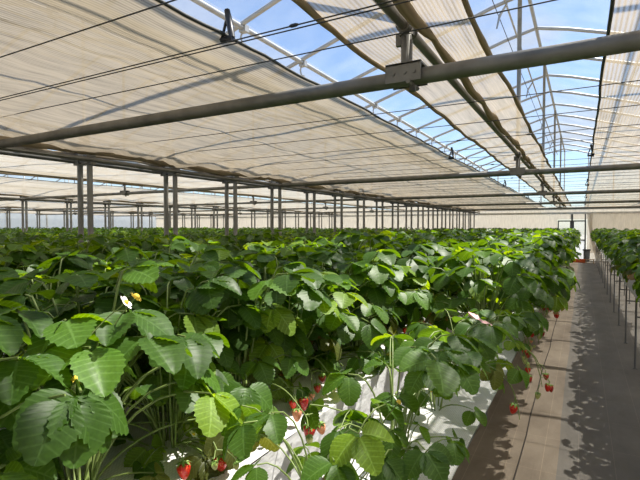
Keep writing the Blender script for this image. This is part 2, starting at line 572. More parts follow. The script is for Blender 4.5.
def build_setting():
    g = struct('ground', rect_mesh('ground', -90, 70, -60, 110, -0.06, GROUND, 0.1), 'bare ground outside the greenhouse')
    struct('floor', rect_mesh('floor', XL, XR, Y0, Y1 + 0.02, 0.0, FLOOR, 0.05), 'grey woven ground sheet along the aisle')
    # brown sheet laid over it along the bed, brown continuing past the seam
    fb = struct('floor', MB().grid([-1.72, -1.4, -1.0, -0.6, -0.335, -0.20, -0.12], [Y0 + 0.4 * k for k in range(int((Y1 - Y0) / 0.4) + 1)],
                                    lambda x, y: (x + (0.010 * noise(y * 1.3) if x > -0.4 else 0), y, 0.004 + (0.003 * (0.6 + 0.4 * noise(y * 2, 1)) if x < -0.34 else 0.0))).mesh('brown_sheet', FLOORB),
                'brown ground sheet beside the bed edging the aisle')
    link('seam', MB().tube([(-0.335 + 0.010 * noise((Y0 + 0.4 * k) * 1.3), Y0 + 0.4 * k, 0.006) for k in range(int((Y1 - Y0) / 0.4) + 1)], 0.0045, 4).mesh('seam', SEAM), fb)
    # end wall with a double door: pieces left, right and above the door
    dx0, dx1, dz = -0.98, 0.20, 1.84
    w = MB()
    t = 0.012
    for (a, b, c, d) in ((XL, dx0, 0, 2.42), (dx1, XR, 0, 2.42), (dx0, dx1, dz, 2.42)):
        w.box((a, Y1, c), (b, Y1 + t, d))
    wb = struct('wall_back', w.mesh('wall_back', CLOTHW), 'pale cloth end wall behind the rows')
    link('rail', MB().box((XL, Y1 - 0.06, 2.08), (XR, Y1 - 0.002, 2.17)).mesh('rail', PALE), wb)
    link('rail', MB().box((XL, Y1 - 0.05, 2.28), (XR, Y1 - 0.002, 2.31)).mesh('rail', PALE), wb)
    # clear film above with uprights
    gm = MB()
    for c in CX:
        a = [gm.vert(p) for p in ((c - HALF, Y1 + 0.006, 2.42), (c + HALF, Y1 + 0.006, 2.42), (c + HALF, Y1 + 0.006, EAVE), (c, Y1 + 0.006, RIDGE), (c - HALF, Y1 + 0.006, EAVE))]
        gm.face(a)
    gb = link('gable_film', gm.mesh('gable_film', ROOF), wb)
    for c in CX:
        for k in range(-3, 4):
            x = c + k * 0.95
            zt = RIDGE - PITCH * abs(x - c)
            link('mullion', MB().box((x - 0.025, Y1 - 0.05, 2.31), (x + 0.025, Y1 - 0.002, zt)).mesh('mullion', PALE), wb)
    # door leaves
    for i, (a, b) in enumerate(((-0.97, -0.43), (-0.36, 0.16))):
        dm = MB()
        fw = 0.045
        dm.box((a, Y1 + 0.0, 0.0), (a + fw, Y1 + 0.04, 1.80)).box((b - fw, Y1, 0.0), (b, Y1 + 0.04, 1.80))
        dm.box((a + fw, Y1, 1.745), (b - fw, Y1 + 0.04, 1.80)).box((a + fw, Y1, 0.89), (b - fw, Y1 + 0.04, 0.94)).box((a + fw, Y1, 0.0), (b - fw, Y1 + 0.04, 0.05))
        d = struct('door_%d' % (i + 1), dm.mesh('door_frame', DARKF), 'dark framed door leaf with clear upper pane')
        link('pane', MB().box((a + fw, Y1 + 0.015, 0.94), (b - fw, Y1 + 0.022, 1.745)).mesh('pane', GLASS), d)
        link('lower_panel', MB().box((a + fw, Y1 + 0.01, 0.05), (b - fw, Y1 + 0.03, 0.89)).mesh('lower_panel', MILK), d)
    struct('trim_1', MB().box((-0.43, Y1 - 0.03, 0), (-0.36, Y1 + 0.05, 2.08)).mesh('trim_1', DARKF), 'dark upright post between the door leaves')
    struct('trim_2', MB().box((0.10, Y1 - 0.10, 0), (0.15, Y1 - 0.05, 2.08)).mesh('trim_2', DARKF), 'thin dark upright post beside the door')
    # side walls and the wall behind the camera
    for nm, x in (('wall_left', XL), ('wall_right', XR)):
        ww = struct(nm, MB().box((x - 0.006, Y0, 0), (x + 0.006, Y1, EAVE)).mesh(nm, WALLF), 'milky film side wall')
        k = 0
        y = Y0 + 0.5
        while y < Y1:
            link('mullion', MB().box((x - 0.03, y - 0.03, 0), (x + 0.03, y + 0.03, EAVE)).mesh('mullion', PALE), ww)
            y += TIE / 2
        link('rail', MB().box((x - 0.03, Y0, 1.3), (x + 0.03, Y1, 1.36)).mesh('rail', PALE), ww)
    wf = MB()
    for c in CX:
        a = [wf.vert(p) for p in ((c - HALF, Y0, 0), (c + HALF, Y0, 0), (c + HALF, Y0, EAVE), (c, Y0, RIDGE), (c - HALF, Y0, EAVE))]
        wf.face(a[::-1])
    struct('wall_front', wf.mesh('wall_front', MILK), 'milky film gable wall')


build_setting()


# ------------------------------------------------------------------ roof of each bay
RAFT = 1.41
RY = [8.83 + RAFT * k for k in range(-10, 11)]


def build_roof(c, bi):
    roof = struct('ceiling', None, 'clear film greenhouse roof on pale steel rafters')
    roof.empty_display_size = 0.1
    roof.location = (c, 0, 0)
    fm = MB()
    # film: two slopes, slightly bowed between rafters
    ys = [Y0, Y1]
    for s in (-1, 1):
        fm.grid([s * 0.0, s * 1.0, s * 2.0, s * 2.97], ys, lambda x, y: (x, y, RIDGE + 0.035 - PITCH * abs(x)))
    link('film', fm.mesh('film', ROOF), roof)
    sk = MB()
    for s in (-1, 1):
        sk.grid([s * 2.97, s * 3.4, s * HALF], ys, lambda x, y: (x, y, RIDGE + 0.035 - PITCH * abs(x)))
    link('skirt_film', sk.mesh('skirt_film', SKIRT), roof)
    # rafters: curved knee near the ridge
    rm = MB()
    pts = []
    for k in range(-8, 9):
        x = HALF * k / 8
        pts.append((x, 0, RIDGE - PITCH * math.sqrt(x * x + 0.02)))
    rm.tube(pts, 0.030, 6)
    rme = rm.mesh('rafter', ROOFST)
    for y in RY:
        if Y0 < y < Y1:
            link('rafter', rme, roof, (0, y, 0))
    def run(name, x, dz, r, m=ROOFST, n=6):
        link(name, MB().tube([(x, Y0, RIDGE - PITCH * abs(x) - dz), (x, Y1, RIDGE - PITCH * abs(x) - dz)], r, n).mesh(name, m), roof)
    run('ridge_bar', 0.0, 0.035, 0.03)
    for s in (-1, 1):
        run('purlin', s * 2.97, 0.035, 0.032)
        run('purlin', s * 1.55, 0.03, 0.014)
    run('vent_shaft', -0.30, 0.03, 0.016)
    run('vent_cable', -0.42, 0.10, 0.006, WIREM, 4)
    if bi in (0, 1):
        # brackets on the low purlin and the vent arms
        bm = MB()
        bm.box((-0.05, -0.04, -0.05), (0.05, 0.04, 0.03))
        bm.tube([(0.02, 0, 0.0), (0.05, 0, -0.10), (0.03, 0.0, -0.17), (-0.02, 0, -0.2)], 0.012, 6)
        bme = bm.mesh('purlin_bracket', ROOFST)
        am = MB().tube([(0, 0, 0), (-0.10, 0.0, -0.16), (-0.14, 0, -0.34)], [0.014, 0.02, 0.012], 6)
        ame = am.mesh('vent_arm', ROOFST)
        for i, y in enumerate(RY):
            if Y0 < y < Y1:
                for s in (-1, 1):
                    link('purlin_bracket', bme, roof, (s * 2.97, y + 0.05, RIDGE - PITCH * 2.97 - 0.035), (0, 0, 0 if s > 0 else math.pi))
                if i % 3 == 0:
                    link('vent_arm', ame, roof, (-0.28, y, RIDGE - PITCH * 0.3 - 0.05))
    return roof


for bi, c in enumerate(CX):
    build_roof(c, bi)

# valley gutters
for i in range(6):
    x = XL + BAY * i
    gm = MB()
    prof = [(-0.16, 0.06), (-0.10, -0.06), (0.10, -0.06), (0.16, 0.06)]
    rows = [[gm.vert((x + px, y, EAVE + pz)) for (px, pz) in prof] for y in (Y0, Y1)]
    for k in range(3):
        gm.face((rows[0][k], rows[0][k + 1], rows[1][k + 1], rows[1][k]))
    struct('trim_%d' % (i + 3), gm.mesh('valley_gutter', PALE), 'long pale metal gutter along the valley between two roof slopes')

# ------------------------------------------------------------------ post rows
ROWS = [CX[0] - HALF - BAY * k for k in range(0, 3)] + [CX[0] + HALF]
ROW_LABEL = ['twin grey steel posts, first valley row past the canopy',
             'twin grey steel posts, second valley row past the canopy',
             'twin grey steel posts, third valley row past the canopy',
             'twin grey steel posts, valley row behind the legged bed']
pm_u = MB().tube([(0, 0, 2.40), (0, 0, EAVE - 0.07)], 0.016, 6).mesh('upright', PALE)
pm_a = MB().tube([(-0.085, 0, 0), (-0.08, 0, 2.2), (-0.03, 0, 2.46)], 0.029, 8).mesh('post', POSTM)
pm_b = MB().tube([(0.085, 0, 0), (0.08, 0, 2.2), (0.03, 0, 2.46)], 0.029, 8).mesh('post', POSTM)
cl = MB()
cl.box((-0.14, -0.035, -0.035), (0.14, 0.035, 0.03))
cl.box((-0.11, -0.05, -0.02), (-0.04, 0.05, 0.10))
cl.box((0.04, -0.05, -0.02), (0.11, 0.05, 0.10))
cl.tube([(-0.02, -0.07, -0.02), (-0.02, 0.07, -0.02)], 0.014, 6)
cl_me = cl.mesh('clamp', STEEL)
for ri, x in enumerate(ROWS):
    y = 6.53 - POST * 10
    k = 0
    while y < Y1 - 0.35:
        st = 'near the door' if y > TIES[4] else 'mid house' if y > TIES[2] else 'far from the door'
        p = thing('twin_post', ROW_LABEL[ri] + ', ' + st, 'post', (x, y, 0), 'twin posts, row %d, %s' % (ri + 1, st))
        link('post', pm_a, p)
        link('post', pm_b, p)
        link('upright', pm_u, p)
        link('clamp', cl_me, p, (0, 0, ZB - 0.02))
        y += POST
        k += 1
    for dx in (-0.13, 0.13):
        o = link('row_beam', MB().tube([(x + dx, Y0 + 0.05, ZB - 0.01), (x + dx, Y1 - 0.12, ZB - 0.01)], 0.026, 8).mesh('row_beam', STEEL))
        tag(o, 'long grey steel pipe clamped along ' + ['the first', 'the second', 'the third', 'the bed-side'][ri] + ' row of twin posts', 'beam', 'pipes along post row %d' % (ri + 1))

# ------------------------------------------------------------------ tie beams with king posts
def tie_meshes(full):
    tb = MB()
    tb.tube([(-HALF + 0.16, 0, 0), (HALF - 0.16, 0, 0)], 0.037 if full else 0.032, 14 if full else 6)
    kp = MB().tube([(0, 0, 0.04), (0, 0, RIDGE - ZB - 0.05)], 0.027 if full else 0.024, 10 if full else 6)
    br = MB()
    br.box((-0.085, -0.056, -0.03), (0.085, -0.048, 0.055)).box((-0.085, 0.048, -0.03), (0.085, 0.056, 0.055)).box((-0.085, -0.056, 0.048), (0.085, 0.056, 0.058))
    br.tube([(0.03, -0.07, -0.035), (0.03, 0.07, -0.035)], 0.012, 6)
    br.tube([(0.03, 0.0, -0.065), (0.03, 0.0, -0.02)], 0.016, 6)
    for bx in (-0.045, 0.01, 0.055):
        br.tube([(bx, -0.062, 0.01), (bx, -0.05, 0.01)], 0.009, 6)
    cp = MB()
    z = ZP - ZB
    cp.tube([(0, 0, z - 0.035), (0, 0, z + 0.035)], 0.036, 10).tube([(0, -0.06, z), (0, 0.06, z)], 0.034, 10)
    cp.box((-0.05, -0.012, z - 0.075), (-0.025, 0.012, z - 0.02))
    return (tb.mesh('pipe', STEEL), kp.mesh('king_post', POSTM), br.mesh('bracket', STEEL), cp.mesh('cross_clamp', STEEL))


TM = [tie_meshes(True), tie_meshes(False)]
TIE_LABEL = ['grey steel cross pipe with bracket and king post over the aisle bay',
             'grey steel cross pipe with king post in the first bay past the posts',
             'grey steel cross pipe with king post in the second bay past the posts',
             'grey steel cross pipe with king post in the third bay past the posts',
             'grey steel cross pipe with king post in the bay behind the legged bed']
for bi, c in enumerate(CX):
    ms = TM[0 if bi == 0 else 1]
    for y in TIES:
        if y > Y1 - 0.05:
            continue
        t = thing('tie_beam', TIE_LABEL[bi], 'beam', (c, y, ZB), 'tie beams, bay %d' % (bi + 1))
        for nm, me in zip(('pipe', 'king_post', 'bracket', 'cross_clamp'), ms):
            link(nm, me, t)
    o = link('centre_pipe', MB().tube([(c, Y0 + 0.05, ZP), (c, Y1 - 0.1, ZP)], 0.024, 10).mesh('centre_pipe', STEEL))
    tag(o, ['long steel pipe under the middle shade strip of the aisle bay', 'long steel pipe under the shade strip of the first bay past the posts',
            'long steel pipe under the shade strip of the second bay past the posts', 'long steel pipe under the shade strip of the third bay past the posts',
            'long steel pipe under the shade strip of the bay behind the legged bed'][bi], 'pipe')

# ------------------------------------------------------------------ shade curtains
WIRES = [-2.0, -1.35, -0.7, -0.05, 0.62, 1.26, 1.63, 1.69, 1.95] + [2.6 + 0.65 * k for k in range(33)]


def sag(y):
    for a, b in zip(WIRES[:-1], WIRES[1:]):
        if a <= y <= b:
            t = (y - a) / (b - a)
            return 4 * t * (1 - t) * min(1.0, (b - a) / 0.65)
    return 0.5


def frange(a, b, s):
    n = max(1, int(round((b - a) / s)))
    return [a + (b - a) * k / n for k in range(n + 1)]


clipm = MB()
clipm.tube([(-0.035, 0, -0.03), (0.035, 0, -0.035)], [0.012, 0.016], 6)
clipm.tube([(0.03, 0, -0.03), (0.012, 0, 0.05), (0.0, 0, 0.10)], [0.014, 0.016, 0.013], 6)
clipm.tube([(-0.03, 0, -0.025), (-0.005, 0, 0.05)], 0.007, 5)
clip_me = clipm.mesh('curtain_clip', BLACKP)


def curtain(bi, xa, xb, wide, label, seed, edges, near):
    """xa is the outer edge at the post row, xb the inner edge in the opening"""
    c = CX[bi]
    dy = 0.11 if near else 0.325
    n = 22 if near else 10
    xs = [xa + (xb - xa) * k / n for k in range(n + 1)]
    ys = frange(Y0 + 0.1, Y1 - 0.12, dy)
    t = thing('shade_curtain', label, 'curtain', ((xa + xb) / 2, (Y0 + Y1) / 2, ZC))
    ox, oy, oz = t.location

    def fn(x, y):
        u = abs(x - xb) / abs(xa - xb)                       # 0 inner edge, 1 at posts
        z = ZC - 0.020 * sag(y) * (0.5 + u) - 0.035 * u ** 3
        z += 0.010 * noise(y * 0.9 + x * 2.0, seed)
        fold = max(0.0, (u - 0.72) / 0.28)
        z -= fold * (0.05 + 0.035 * noise(y * 2.6, seed + 1) + 0.02 * math.sin((u * 9 + noise(y * 1.4, seed) * 1.2) * 6.28))
        xx = x + (0.006 * noise(y * 1.9, seed + 2) if u < 0.02 else 0)
        return (xx - ox, y - oy, z - oz)
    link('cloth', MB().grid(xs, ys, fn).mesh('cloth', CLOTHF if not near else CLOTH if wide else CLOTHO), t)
    hem = [Vector(fn(xb, y)) for y in ys]
    link('edge_bar', MB().tube([p + Vector((0, 0, 0.002)) for p in hem], 0.008, 6).mesh('edge_bar', HEM), t)
    # folded cloth lying along the post row
    sgn = 1 if xa > xb else -1
    b = MB()
    pts = [(xa - sgn * (0.02 + 0.02 * noise(y * 0.8, seed)) - ox, y - oy, ZC - 0.105 + 0.02 * noise(y * 1.5, seed + 4) - oz) for y in ys]
    b.tube(pts, [(0.036 if near else 0.02) + 0.014 * noise(y * 4.0, seed + 5) for y in ys], 7)
    link('folded_bundle', b.mesh('folded_bundle', BROWN), t)
    if near:
        for y in (1.66, 5.85, 10.4, 15.0, 19.4):
            if not wide and y < 2:
                continue
            yy = y if wide else y + 0.65
            p = fn(xb, yy)
            link('curtain_clip', clip_me, t, (p[0] + 0.01 * sgn * -1, p[1], p[2] + 0.012))
    return t


def strip(bi, label, seed, near):
    c = CX[bi]
    z0 = H + 0.965
    dy = 0.11 if near else 0.325
    ys = frange(Y0 + 0.1, Y1 - 0.12, dy)
    t = thing('shade_strip', label, 'curtain', (c, (Y0 + Y1) / 2, z0))
    oy = (Y0 + Y1) / 2

    def fn(x, y):
        z = -0.10 * abs(x) - 0.012 * sag(y) + 0.006 * noise(y * 1.3 + x * 5, seed)
        if abs(x) > 0.28:
            x += 0.012 * noise(y * 1.6, seed + (1 if x > 0 else 2))
        return (x, y - oy, z)
    link('cloth', MB().grid([-0.30, -0.24, -0.16, -0.08, 0, 0.08, 0.16, 0.24, 0.30], ys, fn).mesh('cloth', CLOTHS), t)
    for s in (-1, 1):
        b = MB()
        b.tube([Vector(fn(s * 0.295, y)) + Vector((0, 0, -0.006)) for y in ys], [0.015 + 0.004 * noise(y * 3, s) for y in ys], 6)
        link('hem', b.mesh('hem', BROWN), t)
    b = MB()
    b.tube([(0.075 + 0.018 * noise(y * 1.1, seed), y - oy, -0.038 - 0.022 * sag(y + 0.3) + 0.01 * noise(y * 2.2, seed + 1)) for y in ys],
           [0.024 + 0.010 * noise(y * 2.9, seed + 3) for y in ys], 8)
    link('folded_bundle', b.mesh('folded_bundle', BROWN), t)
    return t


WHERE = ['of the aisle bay', 'of the first bay past the posts', 'of the second bay past the posts', 'of the third bay past the posts', 'of the bay behind the legged bed']
for bi, c in enumerate(CX):
    near = bi == 0
    # this bay as measured; neighbours alike
    curtain(bi, c - HALF + 0.10, c - (0.70 if near else 0.50), True, 'wide tan shade cloth ' + WHERE[bi], 1.0 + bi, 1, near)
    strip(bi, 'narrow tan shade strip draped over the centre pipe ' + WHERE[bi], 3.0 + bi, near)
    curtain(bi, c + HALF - 0.10, c + (0.82 if near else 0.50), False, 'tan shade cloth toward the legged bed, ' + WHERE[bi], 5.0 + bi, 1, near)

stop_me = MB().lathe([(0.004, -0.022), (0.008, -0.010), (0.008, 0.010), (0.004, 0.022)], 8).mesh('wire_stop', BLACKP)
for k, y in enumerate(WIRES):
    if y > Y1 - 0.3:
        continue
    c = CX[0]
    z = ZC - 0.030 if k % 3 else ZC - 0.045
    w = thing('support_wire', 'thin black wire across the aisle, ' + stretch(y), 'wire', (c, y, z), 'support wires ' + stretch(y))
    link('strand', MB().tube([(-HALF + 0.15, 0, 0), (-1.5, 0, -0.008), (0, 0, -0.012), (1.5, 0, -0.008), (HALF - 0.15, 0, 0)], 0.0032, 5).mesh('strand', WIREM), w)
    if k % 3 == 0:
        for sx in (-0.31, 0.31):
            link('wire_stop', stop_me, w, (sx, 0, -0.010), (0, R(90), 0))

# ------------------------------------------------------------------ beds
BEDTOP = 1.0
def bed(x0, x1, label, ya, yb, legs=True, leg_step=1.25, taper=0.0, drop=0.21, near=False):
    cx = (x0 + x1) / 2
    t = thing('growing_bed', label, 'bed', (cx, (ya + yb) / 2, 0))
    oy = (ya + yb) / 2
    hw = (x1 - x0) / 2
    dy = 0.12 if near else 0.8
    ys = frange(ya, yb, dy)
    m = MB()
    m.grid([-hw, -hw * 0.6, 0, hw * 0.6, hw], ys, lambda x, y: (x, y - oy, BEDTOP + 0.012 * (1 - (x / hw) ** 2) + (0.004 * noise(y * 5 + x * 20, cx) if near else 0)))
    link('mulch_film', m.mesh('mulch_film', MULCH), t)
    for s in (-1, 1):
        zs = [BEDTOP + 0.001 - drop * k / 5 for k in range(6)]
        b = MB()
        ids = [[b.vert((s * (hw + 0.002 - taper * k / 5 + (0.010 * noise(y * 7 + k, cx + s) * k / 5 if near else 0)), y - oy, zs[k])) for k in range(6)] for y in ys]
        for j in range(len(ys) - 1):
            for k in range(5):
                b.face((ids[j][k], ids[j][k + 1], ids[j + 1][k + 1], ids[j + 1][k]), True)
        link('side_film', b.mesh('side_film', SIDEF), t)
    tr = MB().box((-hw + 0.012 + taper, ya - oy, BEDTOP - drop * 0.9), (hw - 0.012 - taper, yb - oy, BEDTOP - 0.016))
    link('trough', tr.mesh('trough', WHITEP), t)
    if legs:
        lm = MB().tube([(0, 0, 0.0), (0, 0, BEDTOP - drop * 0.9)], 0.011, 6)
        lm.box((-0.02, -0.02, 0.0), (0.02, 0.02, 0.006))
        lme = lm.mesh('leg', LEGM)
        cme = MB().tube([(-hw + 0.03, 0, 0), (hw - 0.03, 0, 0)], 0.009, 5).mesh('crossbar', LEGM)
        y = ya + 0.3
        while y < yb:
            for s in (-1, 1):
                link('leg', lme, t, (s * (hw - 0.03 - taper), y - oy, 0))
            link('crossbar', cme, t, (0, y - oy, 0.55))
            y += leg_step
    return t


NB = bed(-0.48, -0.22, 'narrow white growing bed edging the aisle', -0.3, 23.3, near=True, legs=False, taper=0.09, drop=0.12)
arm_me = MB().tube([(0.03, 0, 0.875), (-0.06, 0, 0.845), (-0.262, 0, 0.845)], 0.011, 6).mesh('support_arm', LEGM)
for k in range(19):
    link('support_arm', arm_me, NB, (0, -11.5 + 1.25 * k, 0))
bed(-1.06, -0.60, 'white growing bed next to the narrow bed, its woven top showing berries', -0.3, 23.3, near=True)
bed(-1.62, -1.16, 'white growing bed hidden under foliage behind the berry bed', -0.3, 23.3)
RB = bed(0.48, 0.86, 'growing bed on thin steel legs across the aisle', 0.6, 23.0, leg_step=1.25)
link('brace', MB().tube([(-0.16, -8.6, 0.02), (-0.16, -7.4, 0.55)], 0.008, 5).mesh('brace', LEGM), RB)

LEFT_GROUPS = [-2.32] + [-4.86 - BAY * b - 2.4 * k for b in range(3) for k in range(3)]           # near edge of each further bed pair
for k, gx in enumerate(LEFT_GROUPS):
    for q in range(2):
        x1 = gx - 0.05 - q * 0.72
        bed(x1 - 0.55, x1, ['first', 'second'][q] + ' growing bed of pair %s past the leafy canopy' % ['one', 'two', 'three', 'four', 'five', 'six', 'seven', 'eight', 'nine', 'ten', 'eleven'][k], 0.4, 23.3, leg_step=4.5)


# ------------------------------------------------------------------ strawberry plants
def leaflet_geo(M, half, cup, curl, wide, twist=0.0):
    """unit leaflet: base at the origin, tip along +Y, face up +Z; toothed edge, pleated between veins.
    returns verts, faces, uvs"""
    V, F, U = [], [], []
    K = 2 * M

    def width(t):
        return wide * (max(0.0, math.sin(math.pi * t ** 0.86))) ** 0.60

    def shape(x, y):
        z = cup * abs(x) * 1.0 - curl * y * y + twist * x * y
        return z
    mid = []
    for j in range(K + 1):
        t = j / K
        tm = max(0.0, t - 0.24 * math.sin(math.pi * t) ** 0.8 - 0.01)
        if j == K:
            tm = 0.985
        mid.append(len(V))
        V.append((0, tm, shape(0, tm) - 0.012))
        U.append((0.0, t))
    sides = []
    for s in (-1, 1):
        hs, es = [], []
        for j in range(K + 1):
            t = j / K
            w = width(min(max(t, 0.02), 0.985))
            tooth = 1.045 if j % 2 else 0.955
            ye = t + (0.012 if j % 2 else -0.004)
            if j == K:
                w, ye = 0.035, 1.0
            pl = -0.012 if j % 2 else 0.022
            if half:
                xm, ym = s * w * 0.52, 0.5 * (V[mid[j]][1] + ye)
                hs.append(len(V))
                V.append((xm, ym, shape(xm, ym) + pl))
                U.append((0.52, t))
            xe = s * w * tooth
            es.append(len(V))
            V.append((xe, ye, shape(xe, ye) + pl * 0.6))
            U.append((1.0, t))
        chain = [mid, hs, es] if half else [mid, es]
        for a, b in zip(chain[:-1], chain[1:]):
            for j in range(K):
                q = (a[j], b[j], b[j + 1], a[j + 1])
                F.append(q if s > 0 else q[::-1])
    return V, F, U


def put_leaflet(mb, geo, M):
    V, F, U = geo
    base = len(mb.v)
    for v, u in zip(V, U):
        mb.vert(M @ Vector(v), u)
    for f in F:
        mb.face([base + i for i in f], True)


SHAPES = [(0.22, 0.22, 0.46, 0.0), (0.34, 0.34, 0.44, 0.10), (0.10, 0.28, 0.48, -0.08), (0.42, 0.18, 0.43, 0.05), (-0.05, 0.40, 0.47, 0.06)]
GEO_HI = [leaflet_geo(9, True, a, b, w, t) for (a, b, w, t) in SHAPES]
GEO_MID = [leaflet_geo(5, False, a, b, w, t) for (a, b, w, t) in SHAPES]
LEAFLET = []
for gshape in GEO_HI:
    mb = MB()
    put_leaflet(mb, gshape, Matrix.Identity(4))
    LEAFLET.append(mb.mesh('leaflet', LEAF))

# petiole kinds: reach, height of the blade, blade pitch (deg, + = tip up), leaflet length, how low in the plant
KINDS = [(0.03, 0.40, 14, 0.078), (0.08, 0.39, 5, 0.090), (0.13, 0.37, -8, 0.096), (0.17, 0.33, -18, 0.098),
         (0.21, 0.29, -26, 0.098), (0.23, 0.24, -34, 0.094), (0.24, 0.17, -44, 0.090), (0.22, 0.10, -50, 0.084), (0.09, 0.27, 25, 0.058), (0.17, 0.06, -40, 0.074),
         (0.12, 0.20, -20, 0.080)]
KINDS = [(r, h, p, l * 0.86) for (r, h, p, l) in KINDS]


def petiole_pts(k, n=7):
    r, h, p, L = KINDS[k]
    P = [Vector((0, 0, 0)), Vector((r * 0.15, 0, h * 0.62)), Vector((r * 0.55, 0, h * 1.06)), Vector((r, 0, h))]
    out = []
    for i in range(n):
        t = i / (n - 1)
        out.append(P[0] * (1 - t) ** 3 + P[1] * 3 * t * (1 - t) ** 2 + P[2] * 3 * t * t * (1 - t) + P[3] * t ** 3)
    return out


def blade_mats(k, rr, jitter=1.0):
    """matrices of the three leaflets in the frame of a leaf whose petiole leans along +X"""
    r, h, p, L = KINDS[k]
    out = []
    base = Matrix.Translation((r, 0, h)) @ Matrix.Rotation(R(-90), 4, 'Z')            # +Y of leaflet -> +X outward
    base = base @ Matrix.Rotation(R(p + rr.uniform(-10, 10) * jitter), 4, 'X') @ Matrix.Rotation(R(rr.uniform(-14, 14) * jitter), 4, 'Y')
    for q, az in enumerate((0, 68, -68)):
        a = az + rr.uniform(-9, 9) * jitter
        droop = (-4 if q == 0 else -14) + rr.uniform(-10, 8) * jitter
        roll = 0 if q == 0 else (-12 if az > 0 else 12)
        l = L * (1.0 if q == 0 else 0.9) * rr.uniform(0.93, 1.07)
        M = base @ Matrix.Rotation(R(a), 4, 'Z') @ Matrix.Rotation(R(droop), 4, 'X') @ Matrix.Rotation(R(roll), 4, 'Y') @ Matrix.Translation((0, 0.010, 0)) @ Matrix.Scale(l, 4)
        out.append(M)
    return out


PET = []
for k in range(len(KINDS)):
    mb = MB()
    pts = petiole_pts(k)
    mb.tube(pts, [0.0030 - 0.0010 * i / 6 for i in range(7)], 5)
    PET.append(mb.mesh('leaf', STEMM))
# joined leaves for the middle distance: petiole + three blades, two variants of each kind
LEAFMID = []
for k in range(len(KINDS)):
    vs_ = []
    for q in range(2):
        rr = random.Random(100 + k * 7 + q)
        mb = MB()
        mb.cur = 1
        mb.tube(petiole_pts(k, 4), 0.003, 3, False)
        mb.cur = 0
        for M in blade_mats(k, rr):
            put_leaflet(mb, GEO_MID[rr.randrange(5)], M)
        vs_.append(mb.mesh('leaf', [LEAF, STEMM]))
    LEAFMID.append(vs_)


def leaf_color(rr, low=False):
    q = rr.random()
    if low and q < 0.18:
        c = (0.085, 0.105, 0.020)
        if q < 0.03:
            c = (0.15, 0.10, 0.03)
    elif q < 0.70:
        c = (0.042, 0.102, 0.011)
    elif q < 0.90:
        c = (0.068, 0.152, 0.015)
    else:
        c = (0.125, 0.220, 0.018)
    j = rr.uniform(0.82, 1.2)
    return tuple(x * j for x in c)


# -------- berries, trusses, flowers
bm_ = MB()
bm_.cur = 0
bm_.lathe([(0.0015, -0.036), (0.006, -0.033), (0.0105, -0.026), (0.0140, -0.017), (0.0158, -0.009), (0.0145, -0.002), (0.008, 0.001)], 10)
bm_.cur = 1
for k in range(7):
    a = 2 * math.pi * k / 7
    ca, sa = math.cos(a), math.sin(a)
    tx, ty = -sa, ca
    ids = [bm_.vert(p) for p in ((ca * 0.003 + tx * 0.003, sa * 0.003 + ty * 0.003, 0.003), (ca * 0.003 - tx * 0.003, sa * 0.003 - ty * 0.003, 0.003),
                                 (ca * 0.012 - tx * 0.0035, sa * 0.012 - ty * 0.0035, 0.003), (ca * 0.020, sa * 0.020, -0.004), (ca * 0.012 + tx * 0.0035, sa * 0.012 + ty * 0.0035, 0.003))]
    bm_.face(ids)
bm_.tube([(0, 0, 0.0), (0, 0, 0.02)], 0.0014, 5)
BERRY_ME = bm_.mesh('berry', [BERRY, CALYX])

fm_ = MB()
fm_.cur = 0
for k in range(5):
    a = 2 * math.pi * k / 5
    ring = []
    for (r, w) in ((0.003, 0.002), (0.008, 0.0055), (0.0125, 0.0055), (0.0155, 0.002)):
        ring.append((r, w))
    left = [fm_.vert((r * math.cos(a) - w * math.sin(a), r * math.sin(a) + w * math.cos(a), 0.001 + r * 0.15)) for r, w in ring]
    right = [fm_.vert((r * math.cos(a) + w * math.sin(a), r * math.sin(a) - w * math.cos(a), 0.001 + r * 0.15)) for r, w in ring]
    for i in range(3):
        fm_.face((right[i], right[i + 1], left[i + 1], left[i]))
fm_.cur = 1
fm_.lathe([(0.005, 0.0), (0.0055, 0.003), (0.003, 0.006), (0.0008, 0.007)], 8)
fm_.cur = 2
fm_.tube([(0, 0, -0.001), (0.002, 0, -0.04), (0.012, 0, -0.10)], 0.0013, 5)
FLOWER_ME = fm_.mesh('flower', [PETAL, POLLEN, STEMM])
ym_ = MB()                                                     # a flower that has shed its petals
ym_.cur = 1
ym_.lathe([(0.004, 0.0), (0.0065, 0.003), (0.004, 0.007), (0.0008, 0.008)], 8)
for k in range(10):
    a = 2 * math.pi * k / 10
    ids = [ym_.vert(p) for p in ((0.004 * math.cos(a - 0.3), 0.004 * math.sin(a - 0.3), 0.001), (0.004 * math.cos(a + 0.3), 0.004 * math.sin(a + 0.3), 0.001), (0.013 * math.cos(a), 0.013 * math.sin(a), 0.003))]
    ym_.face(ids)
ym_.cur = 0
ym_.tube([(0, 0, -0.001), (0.002, 0, -0.04), (0.012, 0, -0.10)], 0.0013, 5)
SPENT_ME = ym_.mesh('flower', [STEMM, POLLEN])

RED = (0.62, 0.022, 0.012)
RED2 = (0.55, 0.03, 0.02)
DEEP = (0.36, 0.010, 0.012)
PINKB = (0.75, 0.30, 0.16)
GREENB = (0.45, 0.50, 0.16)


def smooth(P, n=4):
    if len(P) < 3:
        return P
    out = []
    Q = [P[0] * 2 - P[1]] + P + [P[-1] * 2 - P[-2]]
    for i in range(1, len(Q) - 2):
        for k in range(n):
            t = k / n
            a, b, c, d = Q[i - 1], Q[i], Q[i + 1], Q[i + 2]
            out.append(0.5 * ((2 * b) + (c - a) * t + (2 * a - 5 * b + 4 * c - d) * t * t + (3 * b - a - 3 * c + d) * t ** 3))
    out.append(P[-1])
    return out


